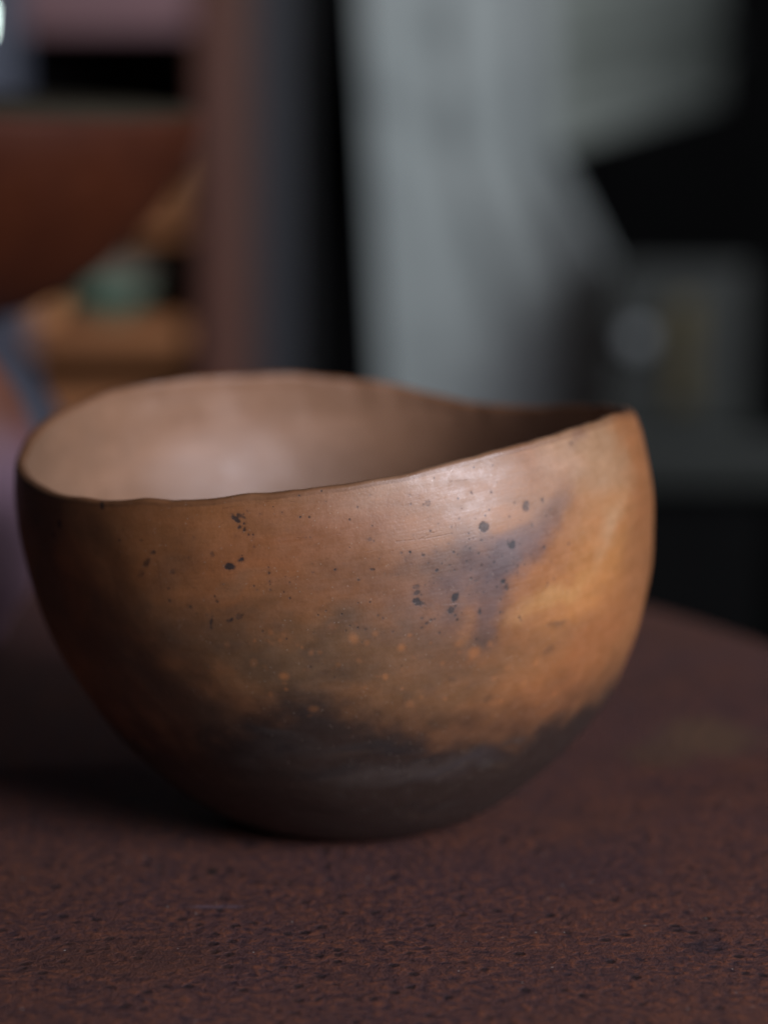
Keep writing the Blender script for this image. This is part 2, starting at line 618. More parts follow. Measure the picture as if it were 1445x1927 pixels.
halo = (1 - smooth(0.0, 0.016, hgt)) * (1 - mb)
C = C * (1 - 0.45 * halo[..., None]) + lin((84, 64, 48)) * 0.45 * halo[..., None]
blob(760, 1455, 130, 34, 8, (88, 80, 76), 0.5, 1.0)
blob(880, 1440, 70, 36, 20, (76, 72, 76), 0.4, 1.0)
blob(700, 1400, 60, 20, 0, (40, 38, 40), 0.6, 1.0)
blob(600, 1410, 120, 24, 8, (68, 60, 56), 0.5, 1.0)
blob(330, 1420, 120, 40, -35, (70, 48, 34), 0.7, 1.0)

# orange firing spots
for x, y, r_, a_ in [(665, 1208, 12, .8), (757, 1224, 10, .8), (890, 1232, 13, .9), (535, 1276, 10, .9), (585, 1236, 7, .6), (725, 1280, 6, .7), (478, 1254, 8, .4),
                     (862, 1217, 9, .5), (592, 1340, 9, .4), (702, 1197, 7, .5), (925, 1215, 7, .5), (770, 1330, 8, .4), (985, 1292, 8, .5), (930, 1280, 6, .4), (430, 1218, 7, .4), (960, 1262, 7, .35),
                     (1010, 1250, 8, .3), (835, 1255, 5, .4), (640, 1255, 5, .35), (505, 1212, 6, .3), (690, 1300, 5, .35)]:
    blob(x, y, r_ * random.uniform(0.8, 1.05), r_ * random.uniform(0.65, 0.95), random.uniform(0, 180), (190, 122, 70), a_ * 0.62, 1.0, False, 1.1)
    blob(x + random.uniform(-7, 7), y + random.uniform(-4, 6), r_ * 0.9, r_ * 0.4, random.uniform(-20, 30), (170, 108, 64), a_ * 0.35, 1.0, True, 0.8)
for _ in range(26):
    x, y = random.uniform(430, 1050), random.uniform(1195, 1330)
    r_ = random.uniform(2.5, 6)
    blob(x, y, r_, r_ * 0.8, random.uniform(0, 180), (190, 120, 70), random.uniform(0.15, 0.4), 1.0, False, 0.2)
for _ in range(34):
    x, y = random.uniform(460, 1100), random.uniform(1375, 1540)
    blob(x, y, random.uniform(15, 60), random.uniform(5, 16), random.uniform(-5, 20), random.choice([(82, 76, 72), (36, 34, 36), (74, 66, 60), (88, 70, 56)]), random.uniform(0.15, 0.4), 1.0, True, 0.6)
for _ in range(26):
    x, y = random.uniform(420, 1100), random.uniform(1150, 1340)
    blob(x, y, random.uniform(12, 34), random.uniform(6, 14), random.uniform(-10, 25), (92, 68, 52), random.uniform(0.15, 0.4), 1.0, True, 0.4)

# mottling of the clay body
C = C * (1 + 0.16 * n1 + 0.10 * n2 + 0.10 * n3)[..., None]
C = np.clip(C * np.stack([1 + 0.03 * n3, 1 + 0.0 * n3, 1 - 0.06 * n1], -1), 0.003, 0.9)
# the lip is a little darker and worn
lipm = np.zeros(P.shape[:2])
lipm[NO - 2:, :] = 1.0
lipm = lipm * (0.55 + 0.35 * n2)
C = C * (1 - 0.85 * np.clip(lipm, 0, 1)[..., None]) + lin((112, 76, 50)) * 0.85 * np.clip(lipm, 0, 1)[..., None]

# darker brown stretch of rim on the left
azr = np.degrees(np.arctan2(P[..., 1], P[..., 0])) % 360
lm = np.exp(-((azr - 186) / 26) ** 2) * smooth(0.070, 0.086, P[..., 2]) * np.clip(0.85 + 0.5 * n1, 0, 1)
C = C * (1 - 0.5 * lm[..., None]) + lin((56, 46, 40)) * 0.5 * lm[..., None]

# crisp dark spots: distance field in millimetres
SDF = np.full(P.shape[:2], 2.0)
DARK = np.zeros(P.shape[:2])
spots = [(431, 1073, 11, 6.5, 0, 1), (454, 1060, 6.5, 4.5, 30, 1), (441, 983, 9, 4.5, -50, .95), (452, 973, 6.5, 4.5, 0, .75), (461, 981, 5, 2.5, -20, .7), (454, 995, 4, 3, 40, .8), (463, 1000, 4, 2.5, 50, .8), (458, 991, 2.5, 2, 0, .8),
         (480, 1009, 2.4, 2.4, 0, .9), (444, 1013, 2, 2, 0, .6), (471, 1013, 1.6, 1.6, 0, .8), (476, 1019, 1.6, 1.6, 0, .7), (463, 966, 2, 2, 0, .5),
         (908, 995, 11, 10.5, 0, .85), (991, 959, 8, 10.5, -15, .7), (964, 1031, 7.5, 8.5, 0, 1), (857, 1128, 7, 9.5, -35, 1), (845, 1151, 7.5, 6.5, 20, .85), (853, 1147, 3, 2, 40, .85), (784, 1140, 9, 8, -20, .95), (793, 1143, 5, 2.5, -10, .7),
         (780, 1111, 7, 5, 20, .5), (783, 1119, 6, 4.5, 20, .8), (948, 1097, 5, 5, 30, 1), (952, 1108, 4, 6, 0, .65), (808, 951, 6, 6, 0, .35), (800, 1178, 5, 2, 20, .7), (798, 1185, 4, 2, 10, .6), (808, 1169, 2.6, 2.4, 0, .8), (793, 1169, 2.4, 1.8, -20, .7),
         (192, 956, 4.5, 7, 10, .9), (112, 990, 7, 9, 0, .9), (99, 1012, 6, 6, 0, .6), (288, 1042, 5, 4, 0, .7), (277, 1062, 12, 5, 45, .55), (395, 1173, 2.8, 12, -15, .8), (436, 1173, 8, 2.6, 35, .75), (448, 1165, 9, 5, 25, .5),
         (1018, 947, 3, 3, 0, .8), (1022, 953, 2, 2, 0, .6), (1001, 989, 2.6, 4, 0, .7), (972, 952, 1.8, 1.8, 0, .9), (1022, 1034, 2.6, 2.2, 0, .9), (691, 1019, 4, 3, 0, .45), (798, 1051, 3, 3, 0, .8), (826, 1077, 2.6, 2.8, 0, 1), (757, 1043, 2.2, 2.2, 0, .9), (772, 1042, 1.9, 1.9, 0, 1),
         (763, 1057, 2.4, 1.8, 50, .8), (810, 1066, 1.7, 1.7, 0, 1), (953, 1027, 2.4, 4, 0, .7), (906, 1154, 3, 5, 0, .8), (628, 1079, 2, 1.6, 40, 1), (506, 1084, 2, 1.8, 30, 1), (508, 1099, 2.3, 2, 0, .9), (505, 1117, 2.2, 1.6, 0, .6), (530, 970, 1.6, 1.6, 0, 1), (566, 977, 1.5, 1.5, 0, 1),
         (365, 1014, 2.2, 2, 0, .9), (318, 1135, 4, 2.2, -40, .8), (357, 1145, 3.4, 2, -30, .8), (901, 1043, 2.2, 2, 0, .9), (905, 1020, 2.6, 1.6, 0, .7), (895, 1062, 1.8, 1.6, 0, .9), (878, 1063, 1.6, 1.4, 0, .9), (856, 1124, 1.5, 1.5, 0, .9), (888, 1093, 1.8, 1.6, 0, .8), (894, 1100, 3.5, 1.2, 20, .8), (914, 1100, 1.4, 1.2, 0, .8),
         (827, 1195, 2, 2, 0, .8), (923, 930, 1.6, 2.2, 0, .8), (955, 980, 1.6, 1.4, 0, .8), (853, 1163, 1.9, 1.6, 0, .8), (890, 1198, 2.5, 2, 0, .4), (746, 1085, 1.8, 1.5, 0, 1), (775, 1068, 1.5, 1.3, 0, .7), (842, 1066, 1.5, 1.3, 0, .8), (927, 1064, 1.8, 2, 0, .6), (974, 1068, 2.4, 2.8, 0, .5), (950, 1078, 2, 2, 0, .6),
         (350, 1052, 3, 2, 0, .4), (410, 1138, 2.6, 1.8, -30, .7), (330, 1078, 10, 5, 20, .25), (395, 1046, 5, 6, 0, .3), (265, 1085, 10, 6, 30, .3), (560, 940, 1.3, 1.3, 0, .9), (700, 1075, 1.4, 1.4, 0, .8), (670, 1095, 1.3, 1.2, 0, .9), (1075, 835, 7, 3, 20, .3)]
for _ in range(150):
    if random.random() < 0.6:
        x, y = random.gauss(880, 75), random.gauss(1060, 45)
    else:
        x, y = random.uniform(380, 900), random.uniform(930, 1200)
    if not (y > 930 and x < 1080):
        continue
    r_ = random.choice([0.8, 0.9, 1.0, 1.1, 1.3])
    spots.append((x, y, r_, r_ * random.uniform(0.7, 1), random.uniform(0, 180), random.uniform(0.35, 0.9)))
flatP = P.reshape(-1, 3)
# only the columns of the mesh near a spot are visited
colang = TH
for (x, y, rx, ry, a_, s_) in spots:
    p0, et, eu = surf_at(x, y)
    th0 = math.atan2(p0[1], p0[0] - np.interp(p0[2], [0, .035, .107], [0.00017, -0.00061, -0.00551])) % (2 * math.pi)
    dth = (max(rx, ry) * PX + 0.0015) / 0.06
    cols = np.where(np.abs((colang - th0 + np.pi) % (2 * np.pi) - np.pi) < dth)[0]
    Q = P[:, cols] - p0
    near = np.abs(Q[..., 2]) < max(rx, ry) * PX + 0.0015
    a = math.radians(a_)
    u, v_ = Q @ et, Q @ eu
    uu = (u * math.cos(a) + v_ * math.sin(a)) / (rx * PX)
    vv = (-u * math.sin(a) + v_ * math.cos(a)) / (ry * PX)
    d = (np.sqrt(uu**2 + vv**2) - 1) * min(rx, ry) * PX * 1000
    S = SDF[:, cols]
    D = DARK[:, cols]
    k_ = near & (d < S)
    D[k_] = s_
    S[k_] = d[k_]
    SDF[:, cols] = S
    DARK[:, cols] = D

# scratches left by the burnishing pebble: distance to short lines, millimetres
SCR = np.full(P.shape[:2], 2.0)
scr = [[(360, 1094), (430, 1090), (500, 1080)], [(360, 1112), (430, 1112), (500, 1102), (560, 1091)], [(740, 1040), (800, 1012), (870, 984)], [(742, 1024), (800, 1020), (850, 1008)], [(800, 1143), (860, 1141), (930, 1144)],
       [(560, 1020), (640, 1010)], [(300, 1090), (295, 1060), (305, 1120)], [(615, 1060), (700, 1042), (760, 1022)], [(420, 960), (500, 951), (560, 948)], [(856, 990), (857, 1010)], [(850, 912), (900, 905)], [(560, 1162), (660, 1150)], [(330, 1000), (420, 990)]]
for line in scr:
    pts = [surf_at(x, y)[0] for x, y in line]
    for a_, b_ in zip(pts[:-1], pts[1:]):
        mid = (a_ + b_) / 2
        half = np.linalg.norm(b_ - a_) / 2 + 0.002
        th0 = math.atan2(mid[1], mid[0]) % (2 * math.pi)
        cols = np.where(np.abs((colang - th0 + np.pi) % (2 * np.pi) - np.pi) < half / 0.06)[0]
        Q = P[:, cols] - a_
        ab = b_ - a_
        s = np.clip((Q @ ab) / (ab @ ab), 0, 1)
        d = np.linalg.norm(Q - s[..., None] * ab, axis=-1) * 1000 + 0.12 * np.abs(n2[:, cols])
        SCR[:, cols] = np.minimum(SCR[:, cols], d)

# density of small pits: most on the upper right
p0 = surf_at(870, 1040)[0]
PIT = np.exp(-((P - p0) ** 2).sum(-1) / (2 * 0.017**2))
p0 = surf_at(640, 1050)[0]
PIT = np.maximum(PIT, 0.6 * np.exp(-((P - p0) ** 2).sum(-1) / (2 * 0.022**2)))
PIT = PIT + 0.12

# inner wall colours
PI_ = ALL[OUT0 + NO + NA:]
i1 = fbm(PI_, 30, 4, 201)
i2 = fbm(PI_, 110, 4, 211)
CI = np.zeros(PI_.shape) + lin((160, 122, 94))
CI = CI * (1 + 0.14 * i1 + 0.07 * i2)[..., None]
mm = smooth(0.05, 0.5, i1)[..., None]
CI = CI * (1 - 0.3 * mm) + lin((146, 102, 70)) * 0.3 * mm
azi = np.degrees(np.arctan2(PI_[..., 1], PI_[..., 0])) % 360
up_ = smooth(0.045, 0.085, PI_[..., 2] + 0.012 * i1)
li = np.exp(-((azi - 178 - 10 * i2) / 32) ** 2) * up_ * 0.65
ri = np.exp(-((azi - 42 - 14 * i1) / 34) ** 2) * up_ * 0.75  # shade of the right upper wall painted in as darker brown
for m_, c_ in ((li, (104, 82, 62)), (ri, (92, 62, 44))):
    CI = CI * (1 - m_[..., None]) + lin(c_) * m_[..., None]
# finger and scraping bands running round the inside
iang = np.arctan2(PI_[..., 1], PI_[..., 0])
IST = np.stack([np.cos(iang) * 0.075, np.sin(iang) * 0.075, PI_[..., 2] * 7.0], -1)
CI = CI * (1 + 0.10 * fbm(IST, 50, 4, 231))[..., None]
CF = np.zeros(ALL[:OFS].shape) + lin((44, 38, 36))
C = C * (1 + (np.array([1.02, 1.045, 1.02]) - 1) * (1 - mb[..., None]))
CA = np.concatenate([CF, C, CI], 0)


def vattr(name, arr, typ='FLOAT'):
    a = me.attributes.new(name, typ, 'POINT')
    if typ == 'FLOAT':
        a.data.foreach_set('value', arr.astype(np.float32).ravel())
    else:
        c4 = np.concatenate([arr.reshape(-1, 3), np.ones((arr.size // 3, 1))], 1)
        a.data.foreach_set('color', c4.astype(np.float32).ravel())


def full(mid_, inner_):
    f_ = np.full((OFS, NT_), inner_)
    i_ = np.full((NR - OFS - NO - NA, NT_), inner_)
    return np.concatenate([f_, mid_, i_], 0)


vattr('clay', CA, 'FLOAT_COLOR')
vattr('spot', full(SDF, 2.0))
vattr('spot_dark', full(DARK, 0.0))
vattr('scratch', full(SCR, 2.0))
vattr('pit', full(PIT, 0.02))
vattr('smoke', full(mb, 0.0))


def clay_material():
    k = NT('burnished_clay')
    v = k.obj()

    def A(n, o='Fac'):
        return k.n('ShaderNodeAttribute', attribute_name=n).outputs[o]
    c = A('clay', 'Color')
    grain = k.noise(v, 1500, 4, 0.7)
    mid = k.noise(v, 330, 5, 0.65, 0.3)
    # burnishing streaks: cylinder coordinates stretched round the bowl
    sx = k.n('ShaderNodeSeparateXYZ', {0: v})
    th = k.math('ARCTAN2', sx.outputs[0], k.math('MULTIPLY', sx.outputs[1], -1))
    zt_ = k.math('SUBTRACT', sx.outputs[2], k.math('MULTIPLY', th, 0.011))
    sv = k.n('ShaderNodeCombineXYZ', {0: k.math('MULTIPLY', th, 0.075), 1: zt_, 2: 0.0}).outputs[0]
    st = k.noise(k.mapping(sv, (1, 16, 1)), 95, 5, 0.65, 0.2)
    st2 = k.noise(k.mapping(sv, (1, 30, 1), (0, 0, 0.03)), 130, 4, 0.7)
    c = k.mix(0.55, c, k.mix(grain, (0.62, 0.62, 0.62, 1), (1.38, 1.38, 1.38, 1)), 'MULTIPLY')
    c = k.mix(0.5, c, k.mix(mid, (0.7, 0.68, 0.66, 1), (1.3, 1.3, 1.3, 1)), 'MULTIPLY')
    c = k.mix(0.22, c, k.mix(st, (0.6, 0.58, 0.56, 1), (1.4, 1.4, 1.4, 1)), 'MULTIPLY')
    # tiny pits
    vo = k.n('ShaderNodeTexVoronoi', {'Vector': v, 'Scale': 1150.0, 'Randomness': 1.0})
    sc_ = k.n('ShaderNodeSeparateColor', {0: vo.outputs['Color']})
    thr = k.math('SUBTRACT', 1.0, k.math('MULTIPLY', A('pit'), 0.045))
    pick = k.math('GREATER_THAN', sc_.outputs[0], thr)
    rad = k.math('MULTIPLY_ADD', sc_.outputs[1], 0.25, 0.14)
    pit = k.math('MULTIPLY', pick, k.math('LESS_THAN', vo.outputs['Distance'], rad))
    c = k.mix(k.math('MULTIPLY', pit, 0.75), c, l4((44, 32, 28)))
    # named dark spots with ragged edges and broken middles
    wob = k.math('MULTIPLY', k.math('SUBTRACT', k.noise(v, 900, 4, 0.75), 0.5), 1.5)
    sd = k.math('ADD', A('spot'), wob)
    sm = k.ramp(sd, 0.10, -0.08)
    brk = k.ramp(k.noise(v, 1700, 3, 0.6), 0.40, 0.60)
    dk = A('spot_dark')
    core = k.math('ADD', dk, k.math('MULTIPLY', brk, k.math('SUBTRACT', 1.0, dk)), clamp=True)
    core = k.math('MULTIPLY', core, k.math('ADD', 0.4, k.math('MULTIPLY', dk, 0.6)))
    sm = k.math('MULTIPLY', sm, core)
    c = k.mix(k.math('MULTIPLY', sm, 0.93), c, l4((20, 19, 22)))
    halo = k.math('MULTIPLY', k.ramp(A('spot'), 0.7, 0.0), k.math('MULTIPLY', dk, 0.16))
    c = k.mix(halo, c, l4((70, 52, 46)))
    # scratches
    sk = k.ramp(k.math('ADD', A('scratch'), k.math('MULTIPLY', k.noise(v, 700, 3), 0.22)), 0.30, 0.16)
    c = k.mix(k.math('MULTIPLY', sk, 0.30), c, l4((92, 58, 38)))
    # mica glints
    vg = k.n('ShaderNodeTexVoronoi', {'Vector': v, 'Scale': 2400.0, 'Randomness': 1.0})
    gs = k.n('ShaderNodeSeparateColor', {0: vg.outputs['Color']})
    gl = k.math('MULTIPLY', k.math('GREATER_THAN', gs.outputs[0], 0.975), k.math('LESS_THAN', vg.outputs['Distance'], 0.26))
    c = k.mix(k.math('MULTIPLY', gl, 0.6), c, l4((214, 196, 176)))
    h = k.math('ADD', k.math('MULTIPLY', st, 0.34), k.math('MULTIPLY', st2, 0.22))
    h = k.math('ADD', h, k.math('MULTIPLY', mid, 0.7))
    h = k.math('ADD', h, k.math('MULTIPLY', grain, 0.55))
    h = k.math('SUBTRACT', h, k.math('MULTIPLY', k.math('ADD', pit, k.math('MULTIPLY', sm, 0.5)), 0.5))
    h = k.math('SUBTRACT', h, k.math('MULTIPLY', sk, 0.35))
    r = k.ramp(k.math('ADD', k.math('MULTIPLY', mid, 0.6), k.math('MULTIPLY', st, 0.4)), 0.32, 0.68, 0.38, 0.58)
    r = k.math('SUBTRACT', r, k.math('MULTIPLY', gl, 0.25))
    r = k.math('ADD', r, k.math('MULTIPLY', sm, 0.15))
    r = k.math('ADD', r, k.math('MULTIPLY', A('smoke'), 0.10))
    sp = k.math('SUBTRACT', 1.0, k.math('MULTIPLY', A('smoke'), 0.5))
    return k.set(Base_Color=c, Roughness=r, Specular_IOR_Level=sp, Normal=k.bump(h, 0.45, 0.00022))


me.materials.append(clay_material())
bowl = bpy.data.objects.new('clay_bowl', me)
COL.objects.link(bowl)
bowl.location = (0, 0, 0.0006)
tag(bowl, 'large hand-formed brown clay bowl with a wavy rim, sooty black base and scattered dark spots', 'bowl')

# ------------------------------------------------------------------ vessels behind on the left
m_rustglaze = mottled('red_brown_glaze', (88, 44, 24), (70, 33, 18), 14, 0.6, 0.2, 0.0006, spec=0.2)
m_olive = mottled('olive_grey_glaze', (66, 60, 48), (52, 47, 38), 18, 0.85, 0.2, 0.0006, spec=0.1)
m_bluegrey = mottled('blue_grey_glaze', (66, 68, 80), (54, 56, 66), 20, 0.45, 0.2, 0.0006)
m_orange = mottled('orange_terracotta', (150, 84, 58), (126, 70, 52), 24, 0.5, 0.2, 0.0006)
m_lav = mottled('lavender_slip', (150, 116, 128), (132, 104, 124), 24, 0.5, 0.2, 0.0006)

Yb = 0.30
mpx = 0.94 / FPX


def prof_px(pts, cx, Y, n):
    """(radius px, photo row) outline -> (r, z) in metres at distance Y"""
    out = []
    for r, y in pts:
        a = at(cx, y, Y)
        b = at(cx + r, y, Y)
        out.append((b[0] - a[0], a[2]))
    return curve_pts(out, n)


CXJ = -150
ax = at(CXJ, 600, Yb)[0]
jp = prof_px([(20, 604), (140, 604), (168, 640), (215, 705), (262, 790), (284, 870), (280, 930), (262, 985)], CXJ, Yb, 36)
jp = [(r, z) for r, z in jp if z > 0.014] + [(0.040, 0.006), (0.036, 0.002), (0.03, 0.001)]
jp = jp[::-1]
jar = lathe('blue_grey_jar', jp, m_bluegrey, seg=96, wob=0.006, seed=2)
jar.location = (ax, Yb, 0)
tag(jar, 'blurred blue-grey jar at the left edge carrying the wide brown bowl', 'jar')
# wide bowl resting on the jar
b_base = at(CXJ, 604, Yb)[2]
bp = prof_px([(70, 600), (150, 583), (235, 545), (322, 482), (400, 400), (455, 325), (488, 255), (500, 200)], CXJ, Yb, 40)
bp = [(r, z) for r, z in bp]
th_ = 0.004
inn = [(max(r - th_, 0.004), z + (0.004 if z < b_base + 0.02 else 0.0)) for r, z in bp]
lip = [(bp[-1][0] - th_ * 0.15, bp[-1][1] + 0.0014), (bp[-1][0] - th_ * 0.5, bp[-1][1] + 0.002), (bp[-1][0] - th_ * 0.85, bp[-1][1] + 0.0014)]
wb = empty('wide_bowl', (ax, Yb, 0))
wb.rotation_euler = (0, 0.05, 0)
tag(wb, 'large blurred red-brown conical bowl with an olive-grey inside, resting on the blue-grey jar', 'bowl')
lathe('outer_wall', [(0.006, bp[0][1] + 0.001)] + bp + lip[:2], m_rustglaze, wb, seg=120, wob=0.004, seed=1)
lathe('inner_glaze', [(0.004, inn[0][1] + 0.0015)] + inn + [(lip[2][0], lip[2][1]), (lip[1][0] + 0.0003, lip[1][1] + 0.0004)], m_olive, wb, seg=120, wob=0.004, seed=1)

# terracotta vase in front of the jar
Yv = 0.17
CXV = -222
vx = at(CXV, 800, Yv)[0]
vp = prof_px([(12, 588), (100, 592), (165, 625), (222, 690), (264, 765), (290, 840), (300, 940), (286, 1060), (262, 1120)], CXV, Yv, 40)
vp = [(r, z) for r, z in vp if z > 0.016] + [(0.037, 0.008), (0.035, 0.002), (0.03, 0.001)]
vp = vp[::-1]
kv = NT('orange_to_lavender_glaze')
vv_ = kv.obj()
zz_ = kv.math('ADD', kv.n('ShaderNodeSeparateXYZ', {0: vv_}).outputs[2], kv.math('MULTIPLY', kv.math('SUBTRACT', kv.noise(vv_, 40, 4), 0.5), 0.02))
za, zb = at(CXV, 900, Yv)[2], at(CXV, 760, Yv)[2]
cc = kv.mix(kv.ramp(zz_, za, zb), l4((156, 126, 144)), l4((112, 70, 54)))
cc = kv.mix(0.4, cc, kv.mix(kv.noise(vv_, 160, 4), (0.5, 0.5, 0.5, 1), (1.4, 1.4, 1.4, 1)), 'MULTIPLY')
kv.set(Base_Color=cc, Roughness=0.5, Specular_IOR_Level=0.4)
vas = lathe('glazed_vase', vp, kv.m, seg=96, wob=0.004, seed=3)
vas.location = (vx, Yv, 0)
tag(vas, 'blurred vase with an orange shoulder and lavender lower body at the far left edge', 'vase')

# ------------------------------------------------------------------ wooden shelf unit
Ys = 1.25
m_wood = mottled('red_brown_wood', (98, 60, 47), (80, 48, 38), 10, 0.6, 0.3, 0.001, (1, 1, 0.12))
m_beam = mottled('faded_pink_brown_wood', (134, 100, 104), (106, 80, 80), 8, 0.6, 0.3, 0.001, (0.15, 1, 1))
m_plank = mottled('tan_wood', (176, 116, 72), (140, 88, 54), 12, 0.6, 0.3, 0.001, (0.15, 1, 1))
m_dark = mottled('dark_recess_wood', (14, 12, 12), (22, 18, 17), 8, 0.8, 0.2, 0.001)
sh = empty('shelf_unit', (at(200, 500, Ys)[0], Ys, -0.72))
tag(sh, 'blurred red-brown wooden shelf unit with dark compartments behind the wide bowl', 'shelf')
off = np.array(sh.location)


def sbox(name, x0, y0, x1, y1, Y, depth, mat, parent, base, bev=0.003):
    a, b = at(x0, y0, Y), at(x1, y1, Y)
    lo = np.array([a[0], Y, b[2]]) - base
    hi = np.array([b[0], Y + depth, a[2]]) - base
    return box(name, lo, hi, mat, parent, bev)


p1 = at(365, 0, Ys)
p2 = at(444, 0, Ys)
box('upright', np.array([p1[0], Ys, -0.718]) - off, np.array([p2[0], Ys + 0.3, 0.5]) - off, m_wood, sh, 0.004)
sbox('crossbeam', -700, -400, 364, 62, Ys + 0.004, 0.28, m_beam, sh, off)
sbox('shelf_board', -700, 428, 364, 450, Ys + 0.01, 0.28, m_plank, sh, off)
sbox('shelf_board', -700, 605, 350, 664, Ys + 0.006, 0.28, m_plank, sh, off)
sbox('shelf_board', -700, 738, 350, 800, Ys + 0.01, 0.28, m_plank, sh, off)
box('back_panel', np.array([at(-700, 0, Ys)[0], Ys + 0.291, -0.718]) - off, np.array([p1[0] - 0.001, Ys + 0.30, 0.45]) - off, m_dark, sh, 0)

# things on the shelves
m_tan = mottled('pale_tan_clay', (228, 166, 112), (204, 142, 94), 14, 0.6, 0.2, 0.001)
m_green = mottled('green_glaze', (84, 152, 132), (52, 108, 96), 22, 0.35, 0.2, 0.001)
m_greyb = mottled('grey_brown_clay', (142, 128, 110), (114, 102, 88), 22, 0.6, 0.2, 0.001)


def small_bowl(name, cx, ytop, ybot, rpx, Y, mat, label, foot=0.45, inverted=False, group=None):
    a = at(cx, ybot, Y)
    tz = at(cx, ytop, Y)[2] - a[2]
    R = at(cx + rpx, ybot, Y)[0] - a[0]
    pr = [(R * foot, 0), (R * foot * 1.05, tz * 0.08), (R * 0.75, tz * 0.3), (R * 0.93, tz * 0.62), (R, tz), (R * 0.95, tz * 1.02), (R * 0.87, tz * 0.62), (R * 0.66, tz * 0.34), (R * 0.3, tz * 0.2), (0.001, tz * 0.18)]
    pr = [(r, z) for r, z in pr]
    if inverted:
        pr = [(r, tz - z) for r, z in pr]
    o = lathe(name, [tuple(q) for q in curve_pts(pr, 44)], mat, seg=64, wob=0.01, seed=cx)
    o.location = (a[0], Y, a[2])
    return tag(o, label, 'bowl', group)


yb1 = at(0, 428, Ys + 0.01)[2] + 0.0005
o = small_bowl('tan_bowl', 316, 288, 424, 84, Ys + 0.05, m_tan, 'blurred tan bowl on the upper shelf, half hidden by the wide brown bowl')
o.location.z = yb1
yb2 = at(0, 605, Ys + 0.006)[2] + 0.0005
o = small_bowl('green_bowl', 206, 536, 596, 80, Ys + 0.05, m_green, 'blurred green glazed bowl on the lower shelf under a grey-brown bowl')
o.location.z = yb2
g_top = yb2 + (at(206, 536, Ys + 0.05)[2] - at(212, 596, Ys + 0.05)[2]) * 1.02
o = small_bowl('grey_brown_bowl', 216, 480, 526, 84, Ys + 0.05, m_greyb, 'blurred grey-brown bowl turned upside down on the green bowl', inverted=True)
o.location.z = g_top + 0.0005
o = small_bowl('tan_cup', 78, 548, 600, 44, Ys + 0.035, m_tan, 'small blurred tan cup on the lower shelf, left of the green bowl', foot=0.7)
o.location.z = yb2

# blue-grey post at the left edge, floor to ceiling
m_post = mottled('pale_blue_grey_paint', (84, 88, 102), (66, 70, 82), 9, 0.5, 0.2, 0.001, (1, 1, 0.2))
Yg = 1.12
pa, pb = at(-160, 300, Yg), at(24, 300, Yg)
o = box('painted_post', (pa[0], Yg, -0.718), (pb[0], Yg + 0.08, 1.6), m_post, None, 0.006)
tag(o, 'blurred pale blue-grey post standing at the left edge behind the wide brown bowl', 'post')

# small lit bulb on a cord; far out of focus its edge shows in the corner
Yl = 1.02
m_cord = mottled('black_cord', (18, 18, 18), (24, 24, 24), 30, 0.6)
m_bulb = NT('lit_bulb')
m_bulb.set(Base_Color=(0.8, 0.85, 0.83, 1), Emission_Color=(0.80, 1.0, 0.93, 1), Emission_Strength=14.0)
lc = at(-46, 30, Yl)
lp = empty('light_bulb', tuple(lc))
tag(lp, 'small lit white bulb hanging at the top left corner, blurred to a bright disc', 'light bulb')
lathe('bulb', [tuple(q) for q in curve_pts([(0.0002, -0.013), (0.0025, -0.011), (0.0036, 0.0), (0.0034, 0.005), (0.002, 0.008), (0.0018, 0.010)], 18)], m_bulb.m, lp, seg=24)
lathe('socket', [(0.0024, 0.0102), (0.0024, 0.02), (0.001, 0.023)], m_cord, lp, seg=16)
lathe('cord', [(0.0009, 0.0232), (0.0009, 1.4)], m_cord, lp, seg=8)

# ------------------------------------------------------------------ blue-grey door panel and dark gap
m_panel = mottled('blue_grey_paint', (54, 56, 63), (44, 46, 52), 7, 0.55, 0.2, 0.001, (1, 1, 0.2))
Yp = 1.62
pa, pb = at(450, 0, Yp), at(552, 0, Yp)
dr = empty('grey_door', (pa[0], Yp, -0.72))
tag(dr, 'narrow blurred blue-grey painted door standing between the shelf unit and the curtain', 'door')
W_ = pb[0] - pa[0]
box('panel', (-0.02, 0, 0.002), (W_, 0.03, 1.5), m_panel, dr, 0.004)
box('edge_trim', (W_ + 0.0005, -0.004, 0.002), (W_ + 0.012, 0.034, 1.5), mottled('dark_trim', (16, 16, 17), (13, 13, 14), 7, 0.7), dr, 0.002)

# ------------------------------------------------------------------ pale curtain
Yc = 1.70
k = NT('pale_grey_linen')
v = k.obj()
wv = k.noise(k.mapping(v, (1, 1, 0.25)), 60, 5, 0.6)
kb = k.noise(v, 5, 3)
c = k.mix(k.ramp(kb, 0.3, 0.7), l4((142, 149, 149)), l4((162, 168, 167)))
c = k.mix(0.25, c, k.mix(wv, (0.7, 0.7, 0.7, 1), (1.2, 1.2, 1.2, 1)), 'MULTIPLY')
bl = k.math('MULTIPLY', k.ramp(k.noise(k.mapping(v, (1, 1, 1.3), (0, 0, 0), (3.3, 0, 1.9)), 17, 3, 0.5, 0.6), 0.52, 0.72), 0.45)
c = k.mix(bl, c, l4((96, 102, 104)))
m_cloth = k.set(Base_Color=c, Roughness=0.85, Specular_IOR_Level=0.2, Normal=k.bump(wv, 0.4, 0.002))


